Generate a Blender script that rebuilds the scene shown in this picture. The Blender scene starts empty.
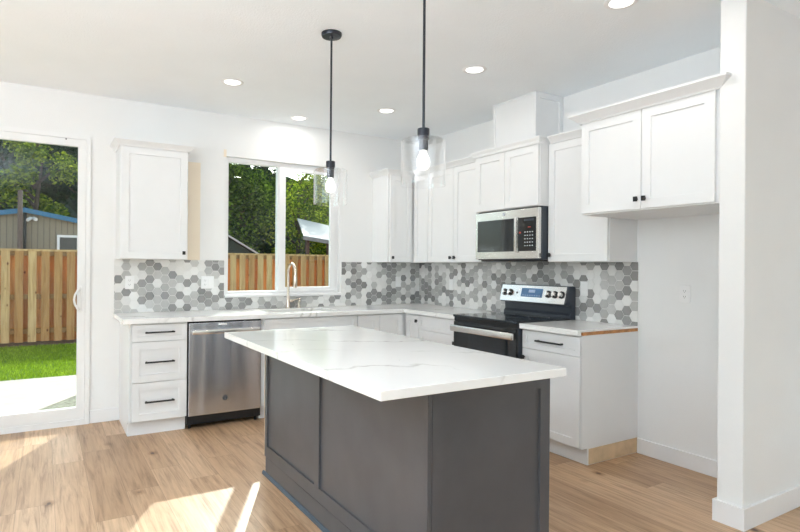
import bpy, bmesh, math, random
from mathutils import Vector, Matrix
S = bpy.context.scene
COL = S.collection

# ------------------------------------------------------------------ camera
YAW, ROLL = math.radians(30.528), math.radians(0.45)
Fw = Vector((math.sin(YAW), math.cos(YAW), 0)); Rt = Vector((math.cos(YAW), -math.sin(YAW), 0)); Up = Rt.cross(Fw)
R2 = Rt * math.cos(ROLL) + Up * math.sin(ROLL); U2 = -Rt * math.sin(ROLL) + Up * math.cos(ROLL)
cam_data = bpy.data.cameras.new('camera'); cam = bpy.data.objects.new('camera', cam_data); COL.objects.link(cam)
cam.matrix_world = Matrix(((R2.x, U2.x, -Fw.x, -3.709), (R2.y, U2.y, -Fw.y, -5.189), (R2.z, U2.z, -Fw.z, 1.327), (0, 0, 0, 1)))
cam_data.sensor_width = 36; cam_data.lens = 554.309 / 800 * 36
cam_data.shift_x = 29.163 / 800; cam_data.shift_y = 0.851 / 800
cam_data.clip_start = 0.05; cam_data.clip_end = 400
S.camera = cam

# ------------------------------------------------------------------ world, sun, added fill lights, exposure
W = bpy.data.worlds.new('sky'); S.world = W; W.use_nodes = True
wt = W.node_tree; wt.nodes.clear()
sky = wt.nodes.new('ShaderNodeTexSky'); sky.sky_type = 'NISHITA'; sky.sun_disc = False
sky.sun_elevation = math.radians(33); sky.sun_rotation = math.radians(27)
sky.air_density = 1.0; sky.dust_density = 2.0
hs = wt.nodes.new('ShaderNodeHueSaturation'); hs.inputs['Saturation'].default_value = 0.55
bg = wt.nodes.new('ShaderNodeBackground'); bg.inputs['Strength'].default_value = 0.40
wo = wt.nodes.new('ShaderNodeOutputWorld')
wt.links.new(sky.outputs[0], hs.inputs['Color']); wt.links.new(hs.outputs[0], bg.inputs['Color']); wt.links.new(bg.outputs[0], wo.inputs[0])

sd = bpy.data.lights.new('sun', 'SUN'); sd.energy = 5.6; sd.angle = math.radians(0.6); sd.color = (1.0, 0.97, 0.93)
sun = bpy.data.objects.new('sun', sd); COL.objects.link(sun)
sun.rotation_euler = Vector((-0.5, -1.0, -0.72)).to_track_quat('-Z', 'Y').to_euler(); sun.location = (6, 12, 9)

def area(name, loc, direction, sx, sy, power, color=(1, 1, 1)):
    l = bpy.data.lights.new(name, 'AREA'); l.shape = 'RECTANGLE'; l.size = sx; l.size_y = sy; l.energy = power; l.color = color
    o = bpy.data.objects.new(name, l); COL.objects.link(o); o.location = loc
    o.rotation_euler = Vector(direction).to_track_quat('-Z', 'Y').to_euler(); return o
# added fill lights for daylight at unseen windows behind and left of the camera
DAY = (0.84, 0.92, 1.0)
area('daylight_fill_rear_right', (-1.85, -8.95, 1.45), (0, 1, 0), 2.3, 2.2, 14, DAY)
area('daylight_fill_rear_left', (-5.6, -8.95, 1.45), (0, 1, 0), 1.3, 2.2, 38, DAY)
area('daylight_fill_left', (-6.95, -4.3, 1.45), (1, 0, 0), 3.6, 2.2, 36, DAY)
# added fill lights out of view, aimed up to bounce off the white ceiling
area('bounce_fill_mid', (-5.5, -6.0, 1.75), (0.1, 0.15, 1), 1.3, 1.3, 48, DAY)
area('bounce_fill_left', (-5.4, -4.3, 1.75), (0.1, 0.1, 1), 1.2, 1.2, 166, DAY)

S.view_settings.view_transform = 'Standard'; S.view_settings.look = 'None'
S.view_settings.gamma = 1; S.view_settings.use_curve_mapping = False
S.view_settings.exposure = 0.16
S.cycles.max_bounces = 14; S.cycles.diffuse_bounces = 7; S.cycles.glossy_bounces = 5
S.cycles.transparent_max_bounces = 24; S.cycles.sample_clamp_indirect = 8
S.cycles.use_denoising = True
DOWN_W = 1.3

# ------------------------------------------------------------------ helpers
class NT:
    def __init__(s, m): s.t = m.node_tree
    def n(s, typ, **kw):
        nd = s.t.nodes.new(typ); ins = kw.pop('ins', {})
        for k, v in kw.items(): setattr(nd, k, v)
        for k, v in ins.items(): s.set(nd.inputs[k], v)
        return nd
    def set(s, sock, v):
        if isinstance(v, bpy.types.NodeSocket): s.t.links.new(v, sock)
        elif isinstance(v, bpy.types.Node): s.t.links.new(v.outputs[0], sock)
        else: sock.default_value = v
    def math(s, op, a, b=0.0, c=None):
        nd = s.n('ShaderNodeMath', operation=op); s.set(nd.inputs[0], a); s.set(nd.inputs[1], b)
        if c is not None: s.set(nd.inputs[2], c)
        return nd.outputs[0]
    def mix(s, f, a, b, blend='MIX'):
        nd = s.n('ShaderNodeMix', data_type='RGBA', blend_type=blend)
        s.set(nd.inputs[0], f); s.set(nd.inputs[6], a); s.set(nd.inputs[7], b); return nd.outputs[2]
    def ramp(s, f, stops):
        nd = s.n('ShaderNodeValToRGB'); e = nd.color_ramp.elements
        while len(e) < len(stops): e.new(0.5)
        for i, (p, c) in enumerate(stops): e[i].position = p; e[i].color = c if len(c) == 4 else (*c, 1)
        s.set(nd.inputs[0], f); return nd.outputs[0]
def c4(c): return (c[0], c[1], c[2], 1)
def mat(name, col=(.8, .8, .8), rough=.5, metal=0, noise=0.0, nscale=8, bump=0.0, bscale=60, emit=None, estr=0, spec=None):
    m = bpy.data.materials.new(name); m.use_nodes = True; T = NT(m); b = m.node_tree.nodes['Principled BSDF']
    b.inputs['Base Color'].default_value = c4(col); b.inputs['Roughness'].default_value = rough; b.inputs['Metallic'].default_value = metal
    if spec is not None: b.inputs['Specular IOR Level'].default_value = spec
    tc = T.n('ShaderNodeTexCoord')
    if noise:
        nz = T.n('ShaderNodeTexNoise', ins={'Vector': tc.outputs['Object'], 'Scale': nscale, 'Detail': 4.0})
        a = tuple(max(0, x * (1 - noise)) for x in col); c = tuple(min(1, x * (1 + noise)) for x in col)
        T.set(b.inputs['Base Color'], T.ramp(nz.outputs[0], [(.3, a), (.7, c)]))
    if bump:
        nz = T.n('ShaderNodeTexNoise', ins={'Vector': tc.outputs['Object'], 'Scale': bscale, 'Detail': 3.0})
        bp = T.n('ShaderNodeBump', ins={'Strength': bump, 'Distance': .01, 'Height': nz.outputs[0]}); T.set(b.inputs['Normal'], bp)
    if emit: b.inputs['Emission Color'].default_value = c4(emit); b.inputs['Emission Strength'].default_value = estr
    return m
M = {}
M['wall'] = mat('wall_paint', (.83, .83, .825), .85, noise=.012, nscale=3, bump=.12, bscale=140)
M['ceiling'] = mat('ceiling_paint', (.89, .925, .955), .9, noise=.012, nscale=3, bump=.3, bscale=110)
M['trim'] = mat('trim_paint', (.83, .83, .835), .4, noise=.008)
M['cab'] = mat('white_cabinet_paint', (.80, .805, .81), .38, noise=.008)
M['vinyl'] = mat('white_vinyl', (.84, .84, .84), .4, noise=.008)
M['plate'] = mat('white_plastic', (.85, .85, .85), .3, noise=.008)
M['slot'] = mat('dark_slot', (.12, .12, .12), .6, noise=.05)
M['black'] = mat('matte_black_metal', (.012, .012, .014), .38, noise=.1)
M['navyblack'] = mat('dark_bronze_metal', (.02, .024, .035), .35, metal=.3, noise=.1)
M['blackglass'] = mat('black_glass', (.012, .015, .018), .06, noise=.1, nscale=2)
M['cooktop'] = mat('black_ceramic_glass', (.012, .016, .022), .07, noise=.1, nscale=2)
M['enamel'] = mat('dark_enamel', (.035, .042, .055), .28, noise=.06)
M['kick'] = mat('black_plastic', (.008, .008, .009), .5, noise=.1)
M['steel'] = mat('stainless_bright', (.72, .70, .675), .24, metal=1, noise=.03, nscale=3)
M['chrome'] = mat('polished_metal', (.8, .79, .77), .12, metal=1, noise=.02)
M['faucet'] = mat('brushed_champagne_nickel', (.72, .63, .54), .25, metal=1, noise=.03)
M['sinksteel'] = mat('sink_steel', (.55, .5, .44), .3, metal=1, noise=.05)
M['display'] = mat('blue_display_film', (.10, .22, .42), .25, noise=.08, nscale=20)
M['displaylight'] = mat('pale_display', (.45, .58, .8), .3, noise=.05)
M['print'] = mat('pale_print', (.55, .58, .6), .5, noise=.05)
M['redprint'] = mat('red_print', (.6, .08, .05), .5, noise=.05)
M['ply'] = mat('raw_plywood', (.66, .49, .31), .7, noise=.12, nscale=14)
M['subply'] = mat('brown_plywood_edge', (.48, .22, .08), .7, noise=.3, nscale=25)
M['cream'] = mat('cream_bounce_and_dab', (.86, .76, .62), .85, noise=.02)  # cream stands for bounced sunlight in the wall streak
M['island'] = mat('charcoal_cabinet_paint', (.080, .080, .086), .33, noise=.10, nscale=6)
M['islandshoe'] = mat('blue_grey_shoe', (.05, .075, .10), .35, noise=.1)
M['bulb'] = mat('lit_bulb', (1, 1, 1), .2, emit=(1, .97, .92), estr=1.5, noise=.01)
M['lens'] = mat('downlight_lens', (1, 1, 1), .5, emit=(1, .98, .94), estr=2.5, noise=.01)
M['bark'] = mat('bark', (.09, .065, .045), .9, noise=.3, nscale=10, bump=.5, bscale=20)
M['polewood'] = mat('weathered_pole', (.16, .12, .10), .9, noise=.2, nscale=20)
M['concrete'] = mat('patio_concrete', (.47, .43, .37), .9, noise=.08, nscale=3, bump=.15, bscale=60)
M['patio_shade_gravel'] = mat('patio_shade_gravel', (.20, .20, .15), .95, noise=.45, nscale=30, bump=.5, bscale=50)
M['dirt'] = mat('dark_bark_mulch', (.11, .06, .035), .95, noise=.4, nscale=25, bump=.6, bscale=40)
M['soilgreen'] = mat('turf_ground', (.10, .20, .035), .95, noise=.3, nscale=20)
M['fascia'] = mat('blue_fascia_paint', (.03, .16, .30), .5, noise=.08)
M['roofgrey'] = mat('grey_roofing', (.25, .25, .25), .8, noise=.15, nscale=15)
M['roofpale'] = mat('pale_metal_roof', (.56, .55, .53), .6, noise=.06, nscale=10)
M['roofdark'] = mat('dark_shingles', (.04, .045, .045), .8, noise=.2, nscale=20)
M['brown'] = mat('dark_brown_boards', (.10, .06, .045), .8, noise=.25, nscale=10)
M['darkgreenwall'] = mat('dark_green_wall', (.03, .045, .035), .8, noise=.2, nscale=10)
M['hill'] = mat('wooded_hill', (.010, .026, .014), .95, noise=.6, nscale=2.5, bump=1.0, bscale=3)
M['greyext'] = mat('pale_exterior_wall', (.55, .55, .53), .8, noise=.05)

def leafmat(name, a, b, trans=.35):
    m = bpy.data.materials.new(name); m.use_nodes = True; T = NT(m); t = m.node_tree; t.nodes.remove(t.nodes['Principled BSDF'])
    g = T.n('ShaderNodeNewGeometry')
    colr = T.ramp(g.outputs['Random Per Island'], [(0, a), (.55, tuple(x * .75 + y * .25 for x, y in zip(a, b))), (.85, tuple(x * .3 + y * .7 for x, y in zip(a, b))), (1, b)])
    d = T.n('ShaderNodeBsdfDiffuse', ins={'Color': colr}); tr = T.n('ShaderNodeBsdfTranslucent', ins={'Color': T.mix(1.0, colr, (1.0, 1.0, .5, 1), 'MULTIPLY')})
    mx = T.n('ShaderNodeMixShader', ins={0: trans, 1: d, 2: tr}); T.set(t.nodes['Material Output'].inputs[0], mx); return m
M['leaf_bright'] = leafmat('leaf_bright', (.05, .12, .015), (.62, .72, .10), .5)
M['leaf_mid'] = leafmat('leaf_mid', (.018, .05, .012), (.22, .34, .05), .35)
M['leaf_dark'] = leafmat('leaf_dark', (.010, .030, .016), (.045, .095, .04), .2)
M['grassblade'] = leafmat('grass_blade', (.14, .26, .015), (.48, .66, .06), .4)

def glassmat(name, tint, refl, const):
    m = bpy.data.materials.new(name); m.use_nodes = True; T = NT(m); t = m.node_tree; t.nodes.remove(t.nodes['Principled BSDF'])
    tr = T.n('ShaderNodeBsdfTransparent', ins={'Color': c4(tint)}); gl = T.n('ShaderNodeBsdfGlossy', ins={'Color': (1, 1, 1, 1), 'Roughness': 0.0})
    lw = T.n('ShaderNodeLayerWeight', ins={'Blend': .5})
    f = T.math('ADD', T.math('MULTIPLY', T.math('POWER', lw.outputs['Facing'], 4.0), refl), const)
    mx = T.n('ShaderNodeMixShader', ins={0: f, 1: tr, 2: gl}); T.set(t.nodes['Material Output'].inputs[0], mx); return m
M['pane'] = glassmat('window_glass', (.90, .95, .93), .8, .02)
M['shade'] = glassmat('clear_glass_shade', (.985, .985, .985), .8, .045)

# quartz
def quartz():
    m = mat('white_veined_quartz', (.84, .835, .82), .13); T = NT(m); b = m.node_tree.nodes['Principled BSDF']; tc = T.n('ShaderNodeTexCoord')
    mp = T.n('ShaderNodeMapping', ins={'Vector': tc.outputs['Object'], 'Rotation': (0, 0, math.radians(28)), 'Scale': (1, 1.0, 1)})
    w1 = T.n('ShaderNodeTexNoise', ins={'Vector': mp, 'Scale': 1.6, 'Detail': 5.0, 'Roughness': .55})
    sep = T.n('ShaderNodeSeparateXYZ', ins={0: mp.outputs[0]})
    v = T.math('ADD', T.math('MULTIPLY', sep.outputs[1], 2.1), T.math('MULTIPLY', w1.outputs[0], 2.3))
    fr = T.math('ABSOLUTE', T.math('SUBTRACT', T.math('FRACT', v), .5))
    vein = T.math('SUBTRACT', 1.0, T.math('SMOOTH_MIN', T.math('DIVIDE', fr, .05), 1.0, .1))
    w2 = T.n('ShaderNodeTexNoise', ins={'Vector': tc.outputs['Object'], 'Scale': 2.7, 'Detail': 3.0})
    gate = T.ramp(w2.outputs[0], [(.40, (0, 0, 0)), (.56, (1, 1, 1))])
    k = T.math('MULTIPLY', T.math('MULTIPLY', vein, gate), .62)
    k = T.math('MAXIMUM', k, 0.0)
    base = T.ramp(w1.outputs[0], [(.35, (.86, .855, .845)), (.65, (.90, .90, .89))])
    c = T.mix(k, base, (.38, .36, .33, 1))
    vo = T.n('ShaderNodeTexVoronoi', ins={'Vector': tc.outputs['Object'], 'Scale': 9.0})
    w3 = T.n('ShaderNodeTexNoise', ins={'Vector': tc.outputs['Object'], 'Scale': 80.0, 'Detail': 2.0})
    sp = T.math('MULTIPLY', T.math('LESS_THAN', vo.outputs['Distance'], .11), T.math('GREATER_THAN', w3.outputs[0], .57))
    sepc = T.n('ShaderNodeSeparateColor', ins={0: vo.outputs['Color']})
    sp = T.math('MULTIPLY', sp, T.math('GREATER_THAN', sepc.outputs[0], .80))
    c = T.mix(T.math('MULTIPLY', sp, .6), c, (.25, .25, .25, 1)); T.set(b.inputs['Base Color'], c); return m
M['quartz'] = quartz()

# floor planks running along y
def planks():
    m = mat('oak_vinyl_planks', (.5, .36, .24), .36); T = NT(m); b = m.node_tree.nodes['Principled BSDF']; tc = T.n('ShaderNodeTexCoord')
    s = T.n('ShaderNodeSeparateXYZ', ins={0: tc.outputs['Object']}); X, Y = s.outputs[0], s.outputs[1]
    PW, PL = .182, 1.22
    xr = T.math('DIVIDE', T.math('ADD', X, 20.03), PW); row = T.math('FLOOR', xr)
    off = T.n('ShaderNodeTexWhiteNoise', noise_dimensions='1D', ins={'W': row}).outputs[0]
    yr = T.math('ADD', T.math('DIVIDE', T.math('ADD', Y, 30.0), PL), T.math('MULTIPLY', off, 7.0)); idx = T.math('FLOOR', yr)
    cv = T.n('ShaderNodeCombineXYZ', ins={0: row, 1: idx, 2: 0.0})
    wn = T.n('ShaderNodeTexWhiteNoise', noise_dimensions='3D', ins={'Vector': cv}); r = wn.outputs[0]
    tone = T.ramp(r, [(0, (.40, .252, .140)), (.3, (.485, .317, .187)), (.7, (.545, .365, .222)), (1, (.60, .42, .27))])
    # grain, shifted per plank
    gv = T.n('ShaderNodeCombineXYZ', ins={0: T.math('MULTIPLY', X, 42.0), 1: T.math('MULTIPLY', Y, 2.2), 2: T.math('MULTIPLY', r, 40.0)})
    g = T.n('ShaderNodeTexNoise', ins={'Vector': gv, 'Scale': 1.0, 'Detail': 8.0, 'Roughness': .68, 'Distortion': .5})
    gr = T.ramp(g.outputs[0], [(.30, (.50, .42, .35)), (.46, (.90, .87, .84)), (.56, (1.05, 1.04, 1.03)), (.75, (1.2, 1.2, 1.2))])
    gv2 = T.n('ShaderNodeCombineXYZ', ins={0: T.math('MULTIPLY', X, 5.0), 1: T.math('MULTIPLY', Y, .8), 2: T.math('MULTIPLY', r, 17.0)})
    g2 = T.n('ShaderNodeTexNoise', ins={'Vector': gv2, 'Scale': 1.5, 'Detail': 3.0, 'Distortion': 1.2})
    gr2 = T.ramp(g2.outputs[0], [(.3, (.86, .83, .80)), (.7, (1.06, 1.05, 1.05))])
    c = T.mix(1.0, tone, gr, 'MULTIPLY'); c = T.mix(1.0, c, gr2, 'MULTIPLY')
    # knots
    kv = T.n('ShaderNodeCombineXYZ', ins={0: T.math('MULTIPLY', X, 3.4), 1: T.math('MULTIPLY', Y, 2.3), 2: 0.0})
    kn = T.n('ShaderNodeTexVoronoi', ins={'Vector': kv, 'Scale': 1.0})
    kd = T.math('ADD', kn.outputs['Distance'], T.math('MULTIPLY', g.outputs[0], .05))
    kc = T.ramp(kd, [(.055, (.16, .10, .07)), (.085, (.66, .58, .50)), (.16, (1, 1, 1))])
    c = T.mix(1.0, c, kc, 'MULTIPLY')
    # seams
    fx = T.math('FRACT', xr); ex = T.math('MULTIPLY', T.math('MINIMUM', fx, T.math('SUBTRACT', 1.0, fx)), PW)
    fy = T.math('FRACT', yr); ey = T.math('MULTIPLY', T.math('MINIMUM', fy, T.math('SUBTRACT', 1.0, fy)), PL)
    seam = T.math('LESS_THAN', T.math('MINIMUM', ex, ey), .0011)
    c = T.mix(T.math('MULTIPLY', seam, .6), c, (.15, .09, .05, 1))
    T.set(b.inputs['Base Color'], c)
    bp = T.n('ShaderNodeBump', ins={'Strength': .12, 'Distance': .004, 'Height': g.outputs[0]}); T.set(b.inputs['Normal'], bp)
    return m
M['floor'] = planks()

# brushed steel sheet with a soft vertical ripple so that it reflects in bands
def brushed():
    m = mat('brushed_steel_sheet', (.66, .69, .76), .27, metal=1); T = NT(m); b = m.node_tree.nodes['Principled BSDF']; tc = T.n('ShaderNodeTexCoord')
    mp = T.n('ShaderNodeMapping', ins={'Vector': tc.outputs['Object'], 'Scale': (3.4, 3.4, .30)})
    nz = T.n('ShaderNodeTexNoise', ins={'Vector': mp, 'Scale': 2.0, 'Detail': 1.0})
    mp2 = T.n('ShaderNodeMapping', ins={'Vector': tc.outputs['Object'], 'Scale': (1, 1, 300)})
    nz2 = T.n('ShaderNodeTexNoise', ins={'Vector': mp2, 'Scale': 4.0, 'Detail': 2.0})
    h = T.math('ADD', T.math('MULTIPLY', nz.outputs[0], 1.0), T.math('MULTIPLY', nz2.outputs[0], .004))
    bp = T.n('ShaderNodeBump', ins={'Strength': .6, 'Distance': .03, 'Height': h}); T.set(b.inputs['Normal'], bp); return m
M['brushed'] = brushed()

# tile: colour chosen per tile (attribute), marble mottling
def tilemat():
    m = mat('hex_marble_tile', (.7, .7, .7), .25); T = NT(m); b = m.node_tree.nodes['Principled BSDF']; tc = T.n('ShaderNodeTexCoord')
    at = T.n('ShaderNodeAttribute', attribute_name='tone'); at.attribute_type = 'GEOMETRY'
    nz = T.n('ShaderNodeTexNoise', ins={'Vector': tc.outputs['Object'], 'Scale': 35.0, 'Detail': 4.0})
    v = T.math('ADD', at.outputs['Fac'], T.math('MULTIPLY', T.math('SUBTRACT', nz.outputs[0], .5), .10))
    T.set(b.inputs['Base Color'], T.ramp(v, [(.0, (.20, .197, .195)), (.33, (.33, .325, .32)), (.6, (.50, .495, .485)), (1.0, (.82, .815, .80))])); return m
M['tile'] = tilemat(); M['grout'] = mat('white_grout', (.74, .73, .71), .8, noise=.03)

def fencemat(name='cedar_boards', k=(1, 1, 1)):
    m = mat(name, (.55, .33, .16), .8); T = NT(m); b = m.node_tree.nodes['Principled BSDF']; tc = T.n('ShaderNodeTexCoord'); g = T.n('ShaderNodeNewGeometry')
    s = T.n('ShaderNodeSeparateXYZ', ins={0: tc.outputs['Object']})
    gv = T.n('ShaderNodeCombineXYZ', ins={0: T.math('MULTIPLY', s.outputs[0], 22.0), 1: T.math('MULTIPLY', g.outputs['Random Per Island'], 50.0), 2: T.math('MULTIPLY', s.outputs[2], 1.6)})
    nz = T.n('ShaderNodeTexNoise', ins={'Vector': gv, 'Scale': 1.0, 'Detail': 5.0, 'Distortion': .8})
    tone = T.ramp(g.outputs['Random Per Island'], [(a, tuple(u * v for u, v in zip(c, k))) for a, c in ((0, (.50, .24, .08)), (.5, (.66, .38, .16)), (1, (.76, .50, .24)))])
    gr = T.ramp(nz.outputs[0], [(.3, (.7, .6, .5)), (.6, (1, 1, 1))]); c = T.mix(1.0, tone, gr, 'MULTIPLY')
    kv = T.n('ShaderNodeCombineXYZ', ins={0: T.math('MULTIPLY', s.outputs[0], 6.0), 1: T.math('MULTIPLY', g.outputs['Random Per Island'], 9.0), 2: T.math('MULTIPLY', s.outputs[2], 3.5)})
    kn = T.n('ShaderNodeTexVoronoi', ins={'Vector': kv, 'Scale': 1.0})
    c = T.mix(1.0, c, T.ramp(kn.outputs['Distance'], [(.06, (.3, .17, .1)), (.13, (1, 1, 1))]), 'MULTIPLY'); T.set(b.inputs['Base Color'], c); return m
M['cedar'] = fencemat(); M['cedarorange'] = fencemat('orange_cedar_boards', (1.1, .78, .55)); M['cedardark'] = fencemat('dark_cedar_rails', (.5, .42, .35))  # rear boards more orange, rails darker than the front boards
def sidingmat():
    m = mat('tan_vertical_siding', (.28, .245, .18), .8, noise=.06, nscale=6); T = NT(m); b = m.node_tree.nodes['Principled BSDF']; tc = T.n('ShaderNodeTexCoord')
    s = T.n('ShaderNodeSeparateXYZ', ins={0: tc.outputs['Object']}); f = T.math('FRACT', T.math('MULTIPLY', s.outputs[0], 9.0))
    bp = T.n('ShaderNodeBump', ins={'Strength': 1.0, 'Distance': .02, 'Height': T.math('GREATER_THAN', f, .12)}); T.set(b.inputs['Normal'], bp)
    T.set(b.inputs['Base Color'], T.mix(T.math('LESS_THAN', f, .12), (.30, .26, .19, 1), (.17, .15, .11, 1))); return m
M['siding'] = sidingmat()

class MB:
    """collects shapes (world coordinates) and links them as one mesh object"""
    def __init__(s): s.b = bmesh.new()
    def faces(s, vs, fs):
        v = [s.b.verts.new(p) for p in vs]
        out = []
        for f in fs:
            try: out.append(s.b.faces.new([v[i] for i in f]))
            except ValueError: pass
        return v, out
    def box(s, x0, x1, y0, y1, z0, z1, bev=0, seg=1):
        x0, x1 = min(x0, x1), max(x0, x1); y0, y1 = min(y0, y1), max(y0, y1); z0, z1 = min(z0, z1), max(z0, z1)
        v, f = s.faces([(x, y, z) for x in (x0, x1) for y in (y0, y1) for z in (z0, z1)],
                [(0, 1, 3, 2), (4, 6, 7, 5), (0, 4, 5, 1), (2, 3, 7, 6), (0, 2, 6, 4), (1, 5, 7, 3)])
        if bev:
            es = list({e for x in f for e in x.edges}); bmesh.ops.bevel(s.b, geom=es, offset=bev, segments=seg, profile=.5, affect='EDGES')
        return s
    def obox(s, c, ax, ay, az, hx, hy, hz):
        c = Vector(c); ax, ay, az = Vector(ax).normalized(), Vector(ay).normalized(), Vector(az).normalized()
        s.faces([c + ax * i * hx + ay * j * hy + az * k * hz for i in (-1, 1) for j in (-1, 1) for k in (-1, 1)],
                [(0, 1, 3, 2), (4, 6, 7, 5), (0, 4, 5, 1), (2, 3, 7, 6), (0, 2, 6, 4), (1, 5, 7, 3)]); return s
    def tube(s, pts, r, n=12, cap=True):
        pts = [Vector(p) for p in pts]; rs = r if isinstance(r, (list, tuple)) else [r] * len(pts); rings = []
        prev = None
        for i, p in enumerate(pts):
            t = (pts[min(i + 1, len(pts) - 1)] - pts[max(i - 1, 0)]).normalized()
            if prev is None:
                a = Vector((0, 0, 1)) if abs(t.z) < .9 else Vector((1, 0, 0)); u = t.cross(a).normalized()
            else: u = (prev - t * prev.dot(t)).normalized()
            prev = u; w = t.cross(u)
            rings.append([s.b.verts.new(p + (u * math.cos(k * 2 * math.pi / n) + w * math.sin(k * 2 * math.pi / n)) * rs[i]) for k in range(n)])
        for a, b in zip(rings, rings[1:]):
            for k in range(n): s.b.faces.new((a[k], a[(k + 1) % n], b[(k + 1) % n], b[k]))
        if cap: s.b.faces.new(rings[0][::-1]); s.b.faces.new(rings[-1])
        return s
    def lathe(s, prof, c=(0, 0, 0), n=32, axis='z', close=False):
        """prof: list of (r, h) along the axis"""
        c = Vector(c); rings = []
        def P(r, h, a):
            x, y = r * math.cos(a), r * math.sin(a)
            return c + (Vector((x, y, h)) if axis == 'z' else Vector((h, x, y)) if axis == 'x' else Vector((x, h, y)))
        for r, h in prof:
            rings.append([s.b.verts.new(P(0, h, 0))] if r < 1e-6 else [s.b.verts.new(P(r, h, k * 2 * math.pi / n)) for k in range(n)])
        prs = list(zip(rings, rings[1:])) + ([(rings[-1], rings[0])] if close else [])
        for a, b in prs:
            for k in range(n):
                q = [a[k % len(a)], a[(k + 1) % len(a)], b[(k + 1) % len(b)], b[k % len(b)]]
                u = []
                for v in q:
                    if v not in u: u.append(v)
                if len(u) > 2:
                    try: s.b.faces.new(u)
                    except ValueError: pass
        return s
    def prism(s, poly, axis, a, b):
        def P(u, v, w): return (w, u, v) if axis == 'x' else (u, w, v) if axis == 'y' else (u, v, w)
        n = len(poly); s.faces([P(u, v, a) for u, v in poly] + [P(u, v, b) for u, v in poly],
                [tuple(range(n))[::-1], tuple(range(n, 2 * n))] + [(i, (i + 1) % n, (i + 1) % n + n, i + n) for i in range(n)]); return s
    def cells(s, A, B, holes, plane, d0, d1):
        """slab in the (A,B) grid with holes [(a0,a1,b0,b1)], thickness d0..d1 along the third axis"""
        def P(a, b, d): return (a, b, d) if plane == 'xy' else (a, d, b) if plane == 'xz' else (d, a, b)
        A = sorted(set(A + [h[0] for h in holes] + [h[1] for h in holes])); B = sorted(set(B + [h[2] for h in holes] + [h[3] for h in holes]))
        def full(i, j):
            if i < 0 or j < 0 or i >= len(A) - 1 or j >= len(B) - 1: return False
            ca, cb = (A[i] + A[i + 1]) / 2, (B[j] + B[j + 1]) / 2
            return not any(h[0] < ca < h[1] and h[2] < cb < h[3] for h in holes)
        cache = {}
        def V(i, j, k):
            if (i, j, k) not in cache: cache[(i, j, k)] = s.b.verts.new(P(A[i], B[j], (d0, d1)[k]))
            return cache[(i, j, k)]
        for i in range(len(A) - 1):
            for j in range(len(B) - 1):
                if not full(i, j): continue
                for k in (0, 1): s.b.faces.new((V(i, j, k), V(i + 1, j, k), V(i + 1, j + 1, k), V(i, j + 1, k)))
                if not full(i - 1, j): s.b.faces.new((V(i, j, 0), V(i, j + 1, 0), V(i, j + 1, 1), V(i, j, 1)))
                if not full(i + 1, j): s.b.faces.new((V(i + 1, j, 0), V(i + 1, j + 1, 0), V(i + 1, j + 1, 1), V(i + 1, j, 1)))
                if not full(i, j - 1): s.b.faces.new((V(i, j, 0), V(i + 1, j, 0), V(i + 1, j, 1), V(i, j, 1)))
                if not full(i, j + 1): s.b.faces.new((V(i, j + 1, 0), V(i + 1, j + 1, 0), V(i + 1, j + 1, 1), V(i, j + 1, 1)))
        return s
    def build(s, name, m, parent=None, smooth=False, recalc=True):
        if recalc: bmesh.ops.recalc_face_normals(s.b, faces=s.b.faces[:])
        if parent is not None:
            base = parent.get('_w') or [0, 0, 0]; off = Vector(base)
            bmesh.ops.translate(s.b, verts=s.b.verts[:], vec=-off)
        me = bpy.data.meshes.new(name); s.b.to_mesh(me); s.b.free(); me.materials.append(m)
        if smooth:
            for p in me.polygons: p.use_smooth = True
            try: me.set_sharp_from_angle(angle=math.radians(38))
            except Exception: pass
        o = bpy.data.objects.new(name, me); COL.objects.link(o)
        if parent is not None: o.parent = parent; o['_w'] = list(parent.get('_w') or [0, 0, 0])
        return o

def thing(name, loc, label=None, cat=None, group=None, kind=None):
    o = bpy.data.objects.new(name, None); COL.objects.link(o); o.location = loc; o['_w'] = list(loc); o.empty_display_size = .1
    return tag(o, label, cat, group, kind)
def tag(o, label=None, cat=None, group=None, kind=None):
    if label: o['label'] = label
    if cat: o['category'] = cat
    if group: o['group'] = group
    if kind: o['kind'] = kind
    return o
def dup(root, loc, label=None):
    r = root.copy(); COL.objects.link(r); r.location = loc
    if label: r['label'] = label
    for ch in list(root.children):
        c = ch.copy(); COL.objects.link(c); c.parent = r
        for g in ch.children:
            d = g.copy(); COL.objects.link(d); d.parent = c
    return r

# face-local frames: u to the viewer's right, v up, w towards the viewer
def mapper(side, origin):
    o = Vector(origin)
    if side == 'back': return lambda u, v, w: (o.x + u, o.y - w, o.z + v)      # front looks to -y
    if side == 'right': return lambda u, v, w: (o.x - w, o.y - u, o.z + v)     # front looks to -x
    if side == 'left': return lambda u, v, w: (o.x - w, o.y - u, o.z + v)
def shaker_faces(mb, mp, u0, u1, v0, v1, rail=.057, t=.019, rec=.009, railt=None, bottom=None):
    rt = railt or rail; rb = bottom or rail; e = .0018
    R = lambda a, b, c, d, w: [mp(a, c, w), mp(b, c, w), mp(b, d, w), mp(a, d, w)]
    vs = R(u0, u1, v0, v1, 0) + R(u0, u1, v0, v1, t - e) + R(u0 + e, u1 - e, v0 + e, v1 - e, t) \
        + R(u0 + rail, u1 - rail, v0 + rb, v1 - rt, t) + R(u0 + rail + .0015, u1 - rail - .0015, v0 + rb + .0015, v1 - rt - .0015, t - rec)
    fs = [(3, 2, 1, 0), (16, 17, 18, 19)]
    for k in range(4):
        for j in range(4): fs.append((k * 4 + j, k * 4 + (j + 1) % 4, k * 4 + 4 + (j + 1) % 4, k * 4 + 4 + j))
    mb.faces(vs, fs)
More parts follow.
